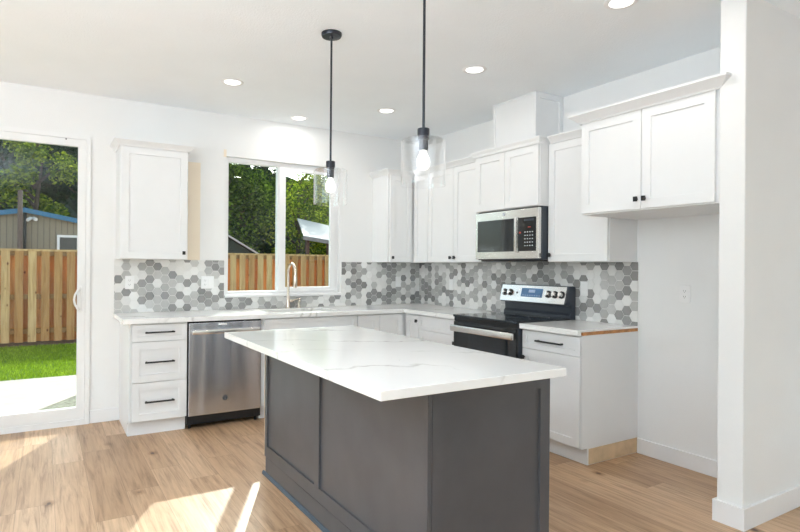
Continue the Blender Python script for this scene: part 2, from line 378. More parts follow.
def knob(mp, u, v, w, parent, s=.0115):
    mb = MB(); c = mp(u, v, w + .008); a = mp(u + s, v + s * 1.3, w + .013); b = mp(u - s, v - s * 1.3, w + .026)
    mb.box(a[0], b[0], a[1], b[1], a[2], b[2], .0015)
    a = mp(u + .005, v + .005, w - .001); b = mp(u - .005, v - .005, w + .015); mb.box(a[0], b[0], a[1], b[1], a[2], b[2])
    o = mb.build('knob', M['black'], parent); o['label'] = 'black square knob'; return o
def bar_handle(mp, u0, u1, v, w, parent):
    mb = MB()
    def bx(a0, a1, b0, b1, c0, c1, bev=0):
        a = mp(a0, b0, c0); b = mp(a1, b1, c1); mb.box(a[0], b[0], a[1], b[1], a[2], b[2], bev)
    bx(u0, u1, v - .006, v + .006, w + .022, w + .034, .002)
    for u in (u0 + .012, u1 - .012): bx(u - .006, u + .006, v - .006, v + .006, w - .001, w + .024)
    o = mb.build('handle', M['black'], parent); o['label'] = 'slim black bar handle'; return o

# ------------------------------------------------------------------ the room
CH = 2.749
mb = MB(); mb.box(-6.65, .25, -8.65, .15, -.06, 0); floor = mb.build('floor', M['floor']); tag(floor, kind='structure')
mb = MB(); mb.box(-6.65, .25, -8.65, .15, CH, CH + .1); tag(mb.build('ceiling', M['ceiling']), kind='structure')
SL = (-5.20, -3.376, 0.0, 2.40); WN = (-2.235, -1.03, 1.05, 2.36)
mb = MB(); mb.cells([-6.65, .15], [0.0, CH], [SL, WN], 'xz', 0.0, .15); tag(mb.build('wall_back', M['wall']), kind='structure')
mb = MB(); mb.box(0, .15, -3.5945, 0, 0, CH); tag(mb.build('wall_right', M['wall']), kind='structure')
mb = MB(); mb.box(-.632, .15, -3.722, -3.595, 0, CH, .004); tag(mb.build('wall_stub', M['wall']), kind='structure')
mb = MB(); mb.box(.10, .25, -8.5, -3.7225, 0, CH); tag(mb.build('wall_far_right', M['wall']), kind='structure')
mb = MB(); mb.cells([-6.65, .25], [0.0, CH], [(-3.0, -.7, .35, 2.45), (-6.25, -4.95, .35, 2.45)], 'xz', -8.65, -8.5); tag(mb.build('wall_front', M['wall']), kind='structure')
mb = MB(); mb.cells([-8.5, 0.0], [0.0, CH], [(-6.1, -2.5, .35, 2.45)], 'yz', -6.65, -6.5); tag(mb.build('wall_left', M['wall']), kind='structure')
# their windows
def simple_window(name, plane, a0, a1, z0, z1, d, nm):
    t = thing(name, (0, 0, 0), kind='structure')
    A = [a0 + (a1 - a0) * i / nm for i in range(nm + 1)]; f = .05
    mb = MB(); mb.cells([a0, a1], [z0, z1], [(A[i] + f, A[i + 1] - f, z0 + f, z1 - f) for i in range(nm)], plane, d - .03, d + .03); mb.build('window_frame', M['vinyl'], t)
    for i in range(nm):
        mb = MB(); mb.cells([A[i] + f, A[i + 1] - f], [z0 + f, z1 - f], [], plane, d - .003, d + .003); mb.build('pane', M['pane'], t)
simple_window('window_2', 'xz', -3.0, -.7, .35, 2.45, -8.57, 2)
simple_window('window_4', 'xz', -6.25, -4.95, .35, 2.45, -8.57, 1)
simple_window('window_3', 'yz', -6.1, -2.5, .35, 2.45, -6.57, 2)

# baseboards
BH, BT = .108, .014
def base(name, boxes):
    mb = MB()
    for b in boxes: mb.box(*b, 0, BH, .002)
    tag(mb.build(name, M['trim']), kind='structure')
base('baseboard_back', [(-3.375, -3.142, -BT, -.0005)])
base('baseboard_right', [(-BT, -.0005, -3.5805, -2.7225)])
mb = MB()
o_ = .0005; poly = [(.0995, -3.7225), (-.6325, -3.7225), (-.6325, -3.5945), (-.016, -3.5945), (-.016, -3.5945 + BT), (-.6325 - BT, -3.5945 + BT), (-.6325 - BT, -3.7225 - BT), (.0995, -3.7225 - BT)]
mb.prism(poly, 'z', 0, BH + .004); tag(mb.build('baseboard_stub', M['trim']), kind='structure')
base('baseboard_far_right', [(.0855, .0995, -8.49, -3.738)])
# bounced sunlight painted as a cream streak beside the upper cabinet, and a dab at the window's corner
mb = MB(); mb.box(-2.585, -2.475, -.0012, -.0002, 1.376, 2.27); tag(mb.build('bounce_streak', M['cream']), kind='structure')
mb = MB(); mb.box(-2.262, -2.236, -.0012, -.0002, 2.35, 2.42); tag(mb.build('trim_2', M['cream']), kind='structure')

# ------------------------------------------------------------------ sliding glass door
t = thing('door_1', (-3.385, 0, 0), kind='structure')
mb = MB(); mb.cells([-5.20, -3.3765], [0.0, 2.40], [(-5.16, -3.412, .045, 2.362)], 'xz', -.022, .13); mb.build('door_frame', M['vinyl'], t)
mb = MB(); mb.box(-5.16, -3.413, -.004, .09, .045, .062); mb.build('track', M['vinyl'], t)
mb = MB(); mb.cells([-4.34, -3.413], [.064, 2.36], [(-4.29, -3.471, .145, 2.302)], 'xz', -.016, .028); p = mb.build('sliding_panel', M['vinyl'], t)
mb = MB(); mb.box(-4.292, -3.469, .004, .010, .143, 2.304); mb.build('pane', M['pane'], p)
mb = MB(); mb.cells([-5.159, -4.27], [.064, 2.36], [(-5.08, -4.33, .145, 2.302)], 'xz', .036, .08); p2 = mb.build('fixed_panel', M['vinyl'], t)
mb = MB(); mb.box(-5.082, -4.328, .055, .061, .143, 2.304); mb.build('pane', M['pane'], p2)
mb = MB()
pts = [(-3.455, -.016, 1.125), (-3.46, -.05, 1.125), (-3.475, -.062, 1.11)] + [(-3.455 - .04 * math.sin(a), -.066, 1.04 + .072 * math.cos(a)) for a in [i * math.pi / 10 for i in range(1, 10)]] + [(-3.475, -.062, .97), (-3.46, -.05, .955), (-3.455, -.016, .955)]
mb.tube(pts, .0085, 10); mb.box(-3.466, -3.440, -.024, -.015, .93, 1.15, .003); h = mb.build('handle', M['vinyl'], p, smooth=True); h['label'] = 'white curved pull handle'
mb = MB(); mb.lathe([(0, -.004), (.006, -.004), (.006, 0)], (-3.56, -.0225, 2.352), 12, 'y'); mb.build('screw', M['black'], t)

# ------------------------------------------------------------------ kitchen window
t = thing('window_1', (-1.63, 0, 1.05), kind='structure')
mb = MB(); mb.cells([-2.234, -1.031], [1.051, 2.359], [(-2.20, -1.70, 1.083, 2.318), (-1.665, -1.070, 1.083, 2.318)], 'xz', .05, .12); mb.build('window_frame', M['vinyl'], t)
mb = MB(); mb.cells([-1.694, -1.072], [1.085, 2.316], [(-1.628, -1.128, 1.118, 2.28)], 'xz', .028, .062); sa = mb.build('sash', M['vinyl'], t)
mb = MB(); mb.box(-1.630, -1.126, .043, .047, 1.116, 2.282); mb.build('pane', M['pane'], sa)
mb = MB(); mb.box(-2.202, -1.698, .076, .080, 1.081, 2.32); mb.build('pane', M['pane'], t)
mb = MB(); mb.box(-2.252, -1.010, -.034, -.0005, 1.028, 1.052, .003); mb.box(-2.234, -1.031, -.0005, .05, 1.0505, 1.058); mb.build('window_sill', M['trim'], t)

# ------------------------------------------------------------------ backsplash, real hexagons
def clip(poly, ax, val, keep_less):
    out = []
    for i in range(len(poly)):
        a, b = poly[i], poly[(i + 1) % len(poly)]
        ia = (a[ax] <= val) == keep_less; ib = (b[ax] <= val) == keep_less
        if ia: out.append(a)
        if ia != ib:
            k = (val - a[ax]) / (b[ax] - a[ax]); out.append((a[0] + (b[0] - a[0]) * k, a[1] + (b[1] - a[1]) * k))
    return out
def hexsplash(name, mp, rects, label, seed, u_shift, tagcat='backsplash'):
    rnd = random.Random(seed); f2f = .0737; r = f2f / math.sqrt(3); g = .0022; ri = r - g / math.sqrt(3) * 2 * .5 - .0008
    gm = MB()
    for (u0, u1, v0, v1) in rects:
        a = mp(u0, v0, .0005); b = mp(u1, v1, .0055); gm.box(a[0], b[0], a[1], b[1], a[2], b[2])
    root = gm.build(name, M['grout']); tag(root, label, tagcat)
    bm = bmesh.new(); tones = []
    U0 = min(x[0] for x in rects); U1 = max(x[1] for x in rects); V0 = min(x[2] for x in rects); V1 = max(x[3] for x in rects)
    i = 0; u = U0 + u_shift - 1.5 * r
    while u < U1 + r:
        v = V0 - f2f + (f2f / 2 if i % 2 else 0) + .031
        while v < V1 + f2f:
            q = rnd.random(); tone = rnd.uniform(.10, .34) if q < .31 else rnd.uniform(.46, .68) if q < .68 else rnd.uniform(.86, 1.0)
            hexa = [(u + ri * math.cos(k * math.pi / 3), v + ri * math.sin(k * math.pi / 3)) for k in range(6)]
            for (u0, u1, v0, v1) in rects:
                p = hexa
                for ax, val, less in ((0, u0, False), (0, u1, True), (1, v0, False), (1, v1, True)):
                    p = clip(p, ax, val, less)
                    if len(p) < 3: break
                if len(p) < 3: continue
                top = [bm.verts.new(mp(a, b, .0078)) for a, b in p]; bot = [bm.verts.new(mp(a, b, .005)) for a, b in p]; n = len(p)
                try:
                    bm.faces.new(top); tones.append(tone)
                    for k in range(n): bm.faces.new((top[k], bot[k], bot[(k + 1) % n], top[(k + 1) % n])); tones.append(tone)
                except ValueError: pass
            v += f2f
        u += 1.5 * r; i += 1
    me = bpy.data.meshes.new('tiles'); bm.faces.ensure_lookup_table()
    bm.to_mesh(me); bm.free(); me.materials.append(M['tile'])
    at = me.attributes.new('tone', 'FLOAT', 'FACE')
    for k, tn in enumerate(tones): at.data[k].value = tn
    o = bpy.data.objects.new('tiles', me); COL.objects.link(o); o.parent = root; return root
mpB = mapper('back', (0, 0, 0)); mpR = mapper('right', (0, 0, 0))
CT = .9145
hexsplash('backsplash', mpB, [(-3.192, -2.2525, CT, 1.3755), (-2.2525, -1.0095, CT, 1.0275), (-1.0095, -.0085, CT, 1.3755)],
          'grey and white hexagon tile backsplash on the window wall, under and beside the window', 3, .030)
hexsplash('backsplash', mpR, [(.0005, 1.4365, CT, 1.3755), (1.4365, 2.1855, .84, 1.39), (2.1855, 2.716, CT, 1.3755)],
          'grey and white hexagon tile backsplash on the wall behind the range', 8, .012)

# ------------------------------------------------------------------ crown
def crown(mb, pts, z0, h=.055, proj=.05, sc=1.0):
    prof = [(0.0005, 0), (.012, 0), (.016, .010), (proj * .55, h * .42), (proj * .9, h * .72), (proj, h * .8), (proj, h), (0.0005, h)]
    n = len(pts); nor = []
    seg = []
    for a, b in zip(pts, pts[1:]):
        d = Vector((b[0] - a[0], b[1] - a[1])).normalized(); seg.append(Vector((d.y, -d.x)))
    for i in range(n):
        if i == 0: nn = seg[0]
        elif i == n - 1: nn = seg[-1]
        else:
            m_ = (seg[i - 1] + seg[i]).normalized(); nn = m_ / max(.3, m_.dot(seg[i]))
        nor.append(nn)
    rings = [[mb.b.verts.new((pts[i][0] + nor[i].x * o, pts[i][1] + nor[i].y * o, z0 + z)) for o, z in prof] for i in range(n)]
    k = len(prof)
    for a, b in zip(rings, rings[1:]):
        for j in range(k): mb.b.faces.new((a[j], a[(j + 1) % k], b[(j + 1) % k], b[j]))
    mb.b.faces.new(rings[0]); mb.b.faces.new(rings[-1][::-1])

# generic cabinet: carcass + doors. side: 'back' or 'right'. a0,a1: span along the wall (u), depth, z range
def cabinet(name, side, a0, a1, depth, z0, z1, label, cat, doors, crown_pts=None, knobs=(), group=None, toe=None, crown_kw={}, inner=0.0, open_top=False):
    """doors: (u0,u1,v0,v1,name); depth counts to the door's front"""
    loc = ((a0 + a1) / 2, -depth / 2, z0) if side == 'back' else (-depth / 2, -(a0 + a1) / 2, z0)
    t = thing(name, loc, label, cat, group)
    mp = mapper(side, (0, 0, 0)); body = depth - .019; e = .0006
    mb = MB(); zc = z0 if toe is None else toe
    if open_top:
        for (p0, p1, q0, q1, w0, w1) in ((a0 + e, a0 + .018, zc, z1, .0005, body), (a1 - .018, a1 - e, zc, z1, .0005, body), (a0 + .018, a1 - .018, zc, zc + .018, .0005, body), (a0 + .018, a1 - .018, zc + .018, z1, .0005, .012), (a0 + .018, a1 - .018, zc + .018, z1, body - .018, body)):
            a = mp(p0, q0, w0); b = mp(p1, q1, w1); mb.box(a[0], b[0], a[1], b[1], a[2], b[2])
    else:
        a = mp(a0 + e, zc, .0005 + inner); b = mp(a1 - e, z1, body); mb.box(a[0], b[0], a[1], b[1], a[2], b[2], .001)
    mb.build('body', M['cab'], t)
    made = []
    for (u0, u1, v0, v1, nm) in doors:
        mb = MB(); h = v1 - v0; rail = .057 if h > .2 else .038
        shaker_faces(mb, lambda u, v, w: mp(u, v, w + body + .0005), u0, u1, v0, v1, rail=min(rail, (u1 - u0) * .27), railt=rail, bottom=rail)
        made.append(mb.build(nm, M['cab'], t))
    for (di, u, v) in knobs: knob(mp, u, v, depth, made[di])
    if crown_pts:
        mb = MB(); crown(mb, crown_pts, z1 - .012, **crown_kw); mb.build('crown_moulding', M['cab'], t)
    return t, made, mp

G = .002
UZ0, UZ1 = 1.3765, 2.30
# upper cabinets, window wall
XL = -3.183
cabinet('wall_cabinet', 'back', XL, -2.655, .33, UZ0, UZ1, 'single-door white wall cabinet left of the window, above the left end of the counter', 'cabinet',
        [(XL + .006, -2.655 - .006, UZ0 + G, UZ1 - .012, 'door')], [(XL, -.0005), (XL, -.33), (-2.655, -.33), (-2.655, -.0005)], [(0, -2.690, 1.432)])
cabinet('wall_cabinet', 'back', -.635, -.0015, .33, UZ0, UZ1, 'white wall cabinet in the corner right of the window, its left side bare', 'cabinet',
        [(-.612, -.340, UZ0 + G, UZ1 - .012, 'door')], [(-.635, -.0005), (-.635, -.33), (-.345, -.33)], [(0, -.588, 1.426)])
# upper cabinets, range wall (u = -y)
cabinet('wall_cabinet', 'right', .3320, .600, .33, UZ0, UZ1, 'narrow white wall cabinet without a knob, next to the corner on the range wall', 'cabinet',
        [(.352, .598, UZ0 + G, UZ1 - .012, 'door')], [(-.33, -.39), (-.33, -.600)])
cabinet('wall_cabinet', 'right', .6005, 1.4285, .33, UZ0, UZ1, 'white double-door wall cabinet left of the microwave, two knobs side by side', 'cabinet',
        [(.606, 1.009, UZ0 + G, UZ1 - .012, 'door'), (1.013, 1.42, UZ0 + G, UZ1 - .012, 'door')], [(-.33, -.6005), (-.33, -1.4285)], [(0, .978, 1.422), (1, 1.040, 1.422)])
cabinet('wall_cabinet', 'right', 1.4290, 2.1650, .43, 1.812, UZ1, 'short white double-door cabinet directly above the microwave', 'cabinet',
        [(1.436, 1.792, 1.816, UZ1 - .012, 'door'), (1.796, 2.158, 1.816, UZ1 - .012, 'door')], [(-.385, -1.4295), (-.43, -1.4295), (-.43, -2.165), (-.385, -2.165)], inner=0, crown_kw=dict(proj=.03))
cabinet('wall_cabinet', 'right', 2.1655, 2.7060, .33, UZ0, UZ1, 'white wall cabinet between the microwave and the refrigerator alcove', 'cabinet',
        [(2.172, 2.700, UZ0 + G, UZ1 - .012, 'door')], [(-.33, -2.2), (-.33, -2.706)], [(0, 2.196, 1.430)])
# deep cabinet above the refrigerator space
cabinet('wall_cabinet', 'right', 2.7065, 3.5935, .62, 1.682, UZ1, 'deep white double-door cabinet over the empty refrigerator alcove', 'cabinet',
        [(2.711, 3.139, 1.69, UZ1 - .010, 'door'), (3.143, 3.566, 1.69, UZ1 - .010, 'door')], [(-.34, -2.7065), (-.62, -2.7065), (-.62, -3.592), (-.6190, -3.592)], [(0, 3.116, 1.749), (1, 3.168, 1.749)], crown_kw=dict(proj=.06, h=.062))
# boxed duct cover up to the ceiling
t = thing('duct_cover', (-.16, -1.78, 2.36), 'white boxed panel from the cabinet tops to the ceiling above the microwave', 'duct cover')
mb = MB(); mb.box(-.315, -.0005, -2.02, -1.535, 2.302, CH - .0005, .001)
shaker_faces(mb, lambda u, v, w: (-.315 - w, -u, v), 1.535, 2.02, 2.30, CH - .001, rail=.03, t=.010, rec=.008, railt=.012)
mb.build('front_panel', M['cab'], t)
mb = MB(); shaker_faces(mb, lambda u, v, w: (u, -2.0205 - w, v), -.325, -.0005, 2.302, CH - .001, rail=.045, t=.010, rec=.008)
mb.build('side_panel', M['cab'], t)

# ------------------------------------------------------------------ base cabinets
BZ = .8755; BF = .62
def base_cab(side, a0, a1, label, doors, knobs=(), open_top=False, name='base_cabinet'):
    t, made, mp = cabinet(name, side, a0, a1, BF, 0, BZ, label, 'cabinet', doors, toe=.115, open_top=open_top)
    mb = MB(); a = mp(a0 + .0006, 0, .01); b = mp(a1 - .0006, .1145, BF - .075); mb.box(a[0], b[0], a[1], b[1], a[2], b[2])
    mb.build('toe_kick', M['trim'], t); return t, made, mp
XB = -3.134
t, made, mp = base_cab('back', XB, -2.7130, 'white three-drawer base cabinet at the left end of the counter by the sliding door',
    [(XB + .006, -2.718, .735, .866, 'drawer'), (XB + .006, -2.718, .420, .731, 'drawer'), (XB + .006, -2.718, .120, .416, 'drawer')])
for d, z in zip(made, (.806, .576, .269)): bar_handle(mp, -3.035, -2.815, z, BF, d)
# left side of that cabinet runs to the floor
mb = MB(); mb.box(XB - .0125, XB + .0003, -.545, -.0005, .0, .8755, .001); mb.box(XB - .0125, XB + .0003, -.612, -.545, .1145, .8755, .001); mb.build('end_panel', M['cab'], t)
base_cab('back', -2.0935, -1.1560, 'white sink base cabinet under the window, behind the island',
    [(-2.068, -1.162, .735, .866, 'false_front'), (-2.068, -1.617, .120, .731, 'door'), (-1.613, -1.162, .120, .731, 'door')], open_top=True)
base_cab('back', -1.1555, -.0015, 'white two-door base cabinet in the corner right of the sink',
    [(-1.150, -.915, .120, .866, 'door'), (-.911, -.645, .120, .866, 'door')])
t, made, mp = base_cab('right', .6210, .8590, 'narrow white base cabinet with one door right beside the inner corner',
    [(.640, .856, .120, .866, 'door')])
knob(mp, .835, .812, BF, made[0])
t, made, mp = base_cab('right', .8595, 1.4350, 'white base cabinet with drawer and door just left of the range',
    [(.864, 1.430, .735, .866, 'drawer'), (.864, 1.430, .120, .731, 'door')])
knob(mp, 1.404, .668, BF, made[1])
t, made, mp = base_cab('right', 2.1865, 2.7160, 'white base cabinet right of the range, raw plywood showing at its end',
    [(2.192, 2.710, .735, .866, 'drawer'), (2.192, 2.710, .120, .731, 'door')])
knob(mp, 2.215, .668, BF, made[1]); bar_handle(mp, 2.340, 2.575, .802, BF, made[0])
mb = MB(); mb.box(-.612, -.0015, -2.7185, -2.7158, .1145, .8755, .0006); mb.build('end_panel', M['cab'], t)
mb = MB(); mb.box(-.532, -.004, -2.7195, -2.7158, .004, .108); mb.build('toe_end', M['ply'], t)['label'] = 'raw plywood toe kick end'

# ------------------------------------------------------------------ countertops
def counter(name, A, B, holes, label, z0=.877, z1=.914):
    mb = MB(); mb.cells(A, B, holes, 'xy', z0, z1); o = mb.build(name, M['quartz']); tag(o, label, 'countertop')
    md = o.modifiers.new('edge', 'BEVEL'); md.width = .0025; md.segments = 2; md.limit_method = 'ANGLE'; return o
SK = (-1.965, -1.305, -.50, -.135)
counter('countertop', [-3.195, -.0005], [-1.4355, -.0005], [(-3.195, -.648, -1.4355, -.648), SK], 'white veined quartz counter along the window wall, turning the corner to the range')
ctr = counter('countertop', [-.648, -.0005], [-2.7170, -2.1865], [], 'short white quartz counter between the range and the alcove', z0=.899)
mb = MB(); mb.box(-.6478, -.615, -2.7168, -2.1867, .8765, .8992, .002); mb.build('front_edge', M['quartz'], None).parent = ctr
mb = MB(); mb.box(-.600, -.004, -2.7172, -2.1867, .8765, .8988); mb.build('subtop', M['subply'], None).parent = ctr
counter('countertop', [-2.743, -1.838], [-3.622, -1.770], [], 'large white veined quartz slab on the dark kitchen island', z0=.8795)

# ------------------------------------------------------------------ sink, faucet
t = thing('kitchen_sink', (-1.635, -.32, .70), 'undermount steel sink set in the counter below the window', 'sink')
mb = MB(); a0, a1, b0, b1 = SK
mb.cells([a0 - .015, a1 + .015], [b0 - .015, b1 + .015], [(a0 + .004, a1 - .004, b0 + .004, b1 - .004)], 'xy', .66, .8765); mb.box(a0, a1, b0, b1, .655, .668); mb.build('basin', M['sinksteel'], t)
mb = MB(); mb.lathe([(0, .672), (.035, .672), (.045, .6695), (.045, .668)], (-1.635, -.32, 0), 24); mb.build('drain', M['chrome'], t, True)
FX, FY = -1.640, -.085
t = thing('faucet', (FX, FY, .9145), 'brushed nickel gooseneck pull-down faucet behind the sink', 'faucet')
mb = MB(); mb.lathe([(0, 0), (.027, 0), (.027, .006), (.021, .012), (.019, .05), (.0155, .06), (.0155, .12), (.012, .125), (0, .125)], (FX, FY, .9145), 24); mb.build('base', M['faucet'], t, True)
mb = MB(); rr = .088; pts = [(FX, FY, 1.03), (FX, FY, 1.15), (FX, FY, 1.262)] + [(FX, FY - rr + rr * math.cos(a), 1.262 + rr * math.sin(a)) for a in [i * math.pi / 14 for i in range(1, 15)]] + [(FX, FY - 2 * rr, 1.235)]
mb.tube(pts, .0125, 14); mb.build('spout', M['faucet'], t, True)
mb = MB(); mb.tube([(FX, FY - 2 * rr, 1.24), (FX, FY - 2 * rr, 1.21), (FX, FY - 2 * rr, 1.13), (FX, FY - 2 * rr, 1.12)], [.014, .0175, .0185, .015], 16); mb.build('spray_head', M['faucet'], t, True)
mb = MB(); mb.tube([(FX + .012, FY, .985), (FX + .045, FY, .985)], .0135, 14); mb.tube([(FX + .042, FY, .987), (FX + .075, FY - .01, 1.0), (FX + .125, FY - .02, 1.008)], [.007, .006, .005], 10); mb.build('lever', M['faucet'], t, True)
mb = MB(); X2 = FX + .115
mb.lathe([(0, 0), (.02, 0), (.02, .006), (.013, .012), (.012, .045), (.007, .05), (.007, .075), (0, .075)], (X2, FY, .9145), 20)
mb.tube([(X2, FY, .98), (X2 - .02, FY - .05, .99), (X2 - .02, FY - .075, .982)], .006, 10)
tag(mb.build('soap_dispenser', M['faucet'], None, True), 'small nickel soap dispenser standing right of the gooseneck faucet', 'soap dispenser')

# ------------------------------------------------------------------ dishwasher
t = thing('dishwasher', (-2.4, -.3, 0), 'stainless steel dishwasher under the counter between the drawers and the sink', 'dishwasher')
mb = MB(); mb.box(-2.711, -2.0960, -.595, -.02, .04, .874); mb.build('body', M['kick'], t)
mb = MB(); mb.box(-2.705, -2.1035, -.632, -.5955, .114, .862, .004, 2); d = mb.build('door', M['brushed'], t)
mb = MB(); mb.box(-2.7, -2.1085, -.6, -.5955, .8625, .8745); mb.build('control_strip', M['blackglass'], t)
mb = MB(); mb.box(-2.685, -2.125, -.668, -.646, .772, .808, .007, 3); mb.box(-2.68, -2.655, -.648, -.632, .776, .804); mb.box(-2.155, -2.13, -.648, -.632, .776, .804); mb.build('handle', M['steel'], d, True)
mb = MB(); mb.box(-2.47, -2.40, -.6335, -.6322, .838, .852); mb.build('label_plate', M['plate'], d)
def emblem(parent, mp, u, v, w, r, m1, m2):
    mb = MB(); n = 28
    def ring(r0, r1, w0, w1):
        A = [i * 2 * math.pi / n for i in range(n)]
        vs = [mp(u + r0 * math.cos(a), v + r0 * math.sin(a), w1) for a in A] + [mp(u + r1 * math.cos(a), v + r1 * math.sin(a), w1) for a in A] + [mp(u + r1 * math.cos(a), v + r1 * math.sin(a), w0) for a in A]
        mb.faces(vs, [(i, (i + 1) % n, n + (i + 1) % n, n + i) for i in range(n)] + [(n + i, n + (i + 1) % n, 2 * n + (i + 1) % n, 2 * n + i) for i in range(n)])
    ring(0.0001, r, w, w + .0012); e = mb.build('emblem', m1, parent)
    mb = MB(); ring(r * .84, r * .90, w + .001, w + .0018)
    # flowing script monogram strokes inside the ring
    def stroke(pts, th):
        mb.tube([mp(u + a * r, v + b * r, w + .0014) for a, b in pts], th * r, 6)
    stroke([(-.05, .35), (-.3, .5), (-.5, .2), (-.4, -.2), (-.1, -.1), (-.1, -.45), (-.35, -.5)], .035)
    stroke([(.45, .4), (.15, .45), (.12, .12), (.35, .05), (.1, -.1), (.12, -.42), (.5, -.35)], .035)
    mb.build('monogram', m2, e)
emblem(d, mapper('back', (0, 0, 0)), -2.411, .237, .632, .022, M['black'], M['print'])
mb = MB(); mb.box(-2.709, -2.098, -.565, -.5, .03, .108); mb.build('toe_kick', M['kick'], t)
for fx_ in (-2.125, -2.68): mb = MB(); mb.lathe([(0, .0), (.012, 0), (.012, .03), (0, .03)], (fx_, -.55, 0), 12); mb.build('levelling_foot', M['kick'], t)

# ------------------------------------------------------------------ range
RY0, RY1 = -1.4375, -2.1845
t = thing('range', (-.35, -1.81, 0), 'stainless and black electric range with a glass cooktop and rear control panel', 'range')
mb = MB(); mb.box(-.648, -.016, RY1 + .002, RY0 - .002, .03, .905); mb.build('body', M['enamel'], t)
mb = MB(); mb.box(-.672, -.085, RY1, RY0, .9055, .926, .004, 2); ck = mb.build('cooktop', M['cooktop'], t)
for (bx_, by_, br) in ((-.50, -1.63, .095), (-.50, -2.0, .115), (-.24, -1.63, .075), (-.24, -2.0, .085)):
    mb = MB(); mb.lathe([(br - .002, 0), (br - .002, .0006), (br, .0006), (br, 0)], (bx_, by_, .9262), 40, close=True); mb.build('burner_ring', M['enamel'], ck)
mb = MB(); mb.box(-.668, -.6485, RY1 + .004, RY0 - .004, .235, .868, .004); dr = mb.build('oven_door', M['blackglass'], t)
mb = MB(); mb.box(-.6695, -.6682, -2.065, -1.535, .36, .70); mb.build('oven_window', M['cooktop'], dr)
mb = MB(); mb.box(-.660, -.6485, RY1 + .004, RY0 - .004, .871, .904, .002); mb.build('vent_trim', M['kick'], t)
mb = MB(); mb.box(-.712, -.692, RY1 + .006, RY0 - .006, .786, .840, .008, 3)
for yy in (RY1 + .045, RY0 - .045): mb.box(-.694, -.667, yy - .012, yy + .012, .795, .823, .003)
mb.build('handle', M['steel'], dr, True)
mb = MB(); mb.box(-.668, -.6485, RY1 + .004, RY0 - .004, .06, .228, .004); mb.build('storage_drawer', M['steel'], t)
# back guard
mb = MB(); mb.prism([(-.018, .9055), (-.018, 1.172), (-.045, 1.183), (-.092, 1.183), (-.130, 1.040), (-.118, 1.028), (-.070, 1.022), (-.066, .965), (-.084, .945), (-.084, .9055)], 'y', 0, 1)
for v in mb.b.verts: v.co.y = RY1 + .004 if v.co.y < .5 else RY0 - .004
gd = mb.build('back_guard', M['enamel'], t)
nrm = Vector((-.143, 0, .038)).normalized(); upv = Vector((.038, 0, .143)).normalized()
def slab(name, y0, y1, s0, s1, th, m, par, lift=0.0, bev=0):
    """plate on the tilted control face; s runs up the slope from its lower edge"""
    o = Vector((-.130, 0, 1.040)); mb = MB(); P = []
    for w in (lift, lift + th):
        for (yy, ss) in ((y0, s0), (y1, s0), (y1, s1), (y0, s1)):
            q = o + upv * ss + nrm * w; P.append((q.x, yy, q.z))
    mb.faces(P, [(0, 1, 2, 3), (7, 6, 5, 4), (0, 4, 5, 1), (1, 5, 6, 2), (2, 6, 7, 3), (3, 7, 4, 0)]); return mb.build(name, m, par)
cp = slab('control_panel', RY1 + .018, RY0 - .006, -.004, .140, .006, M['steel'], gd, .0005)
slab('display', -1.925, -1.690, .040, .116, .003, M['display'], cp, .0067)
slab('screen', -1.845, -1.775, .078, .104, .001, M['displaylight'], cp, .0098)
for k in range(8): slab('keypad_mark', -1.905 + k * .026, -1.893 + k * .026, .050, .056, .0006, M['displaylight'], cp, .0098)
for yy in (-1.493, -1.560, -1.990, -2.058, -2.126):
    o0 = Vector((-.130, yy, 1.040)) + upv * .072 + nrm * .0066
    mb = MB(); mb.tube([o0, o0 + nrm * .007], .030, 24); kb = mb.build('knob_skirt', M['kick'], cp, True)
    mb = MB(); mb.tube([o0 + nrm * .006, o0 + nrm * .024, o0 + nrm * .030], [.023, .021, .016], 24)
    q = o0 + nrm * .032; mb.obox(q, nrm, (0, 1, 0), upv, .005, .005, .02); mb.build('knob_cap', M['chrome'], kb, True)
o0 = Vector((-.130, -1.640, 1.040)) + upv * .072 + nrm * .0066
mb = MB(); mb.tube([o0, o0 + nrm * .002], .010, 20); mb.build('emblem', M['slot'], cp, True)
for (xx, yy) in ((-.60, RY0 - .05), (-.60, RY1 + .05), (-.08, RY0 - .05), (-.08, RY1 + .05)):
    mb = MB(); mb.lathe([(0, 0), (.016, 0), (.016, .03), (0, .03)], (xx, yy, 0), 12); mb.build('foot', M['kick'], t)

# ------------------------------------------------------------------ microwave
t = thing('microwave', (-.2, -1.8, 1.385), 'stainless over-the-range microwave with a black glass door', 'microwave')
mb = MB(); mb.box(-.385, -.0095, -2.1630, -1.4310, 1.394, 1.8110, .002); mb.build('casing', M['enamel'], t)
mpM = mapper('right', (-.3855, 0, 0)); YF = .0345
mb = MB(); mb.box(-.418, -.3855, -2.1560, -1.4310, 1.402, 1.8010, .003, 2); fr = mb.build('front_frame', M['steel'], t)
mb = MB(); mb.box(-.4225, -.4202, -1.905, -1.462, 1.462, 1.730); dg = mb.build('door_window', M['blackglass'], fr)
mb = MB(); mb.box(-.4225, -.4202, -2.128, -1.945, 1.462, 1.730); pn = mb.build('control_panel', M['blackglass'], fr)
mb = MB(); mb.box(-.440, -.428, -1.937, -1.914, 1.452, 1.740, .004, 2)
for z in (1.475, 1.725): mb.box(-.432, -.4195, -1.932, -1.919, z - .012, z + .012)
mb.build('handle', M['steel'], fr, True)
mb = MB()
for r in range(5):
    for c in range(4): y = -2.020 - c * .026; z = 1.505 + r * .027; mb.box(-.4232, -.4224, y - .006, y + .006, z - .004, z + .004)
mb.build('keypad_marks', M['print'], pn)
mb = MB(); mb.box(-.4232, -.4224, -2.112, -2.01, 1.700, 1.716); mb.build('clock_window', M['enamel'], pn)
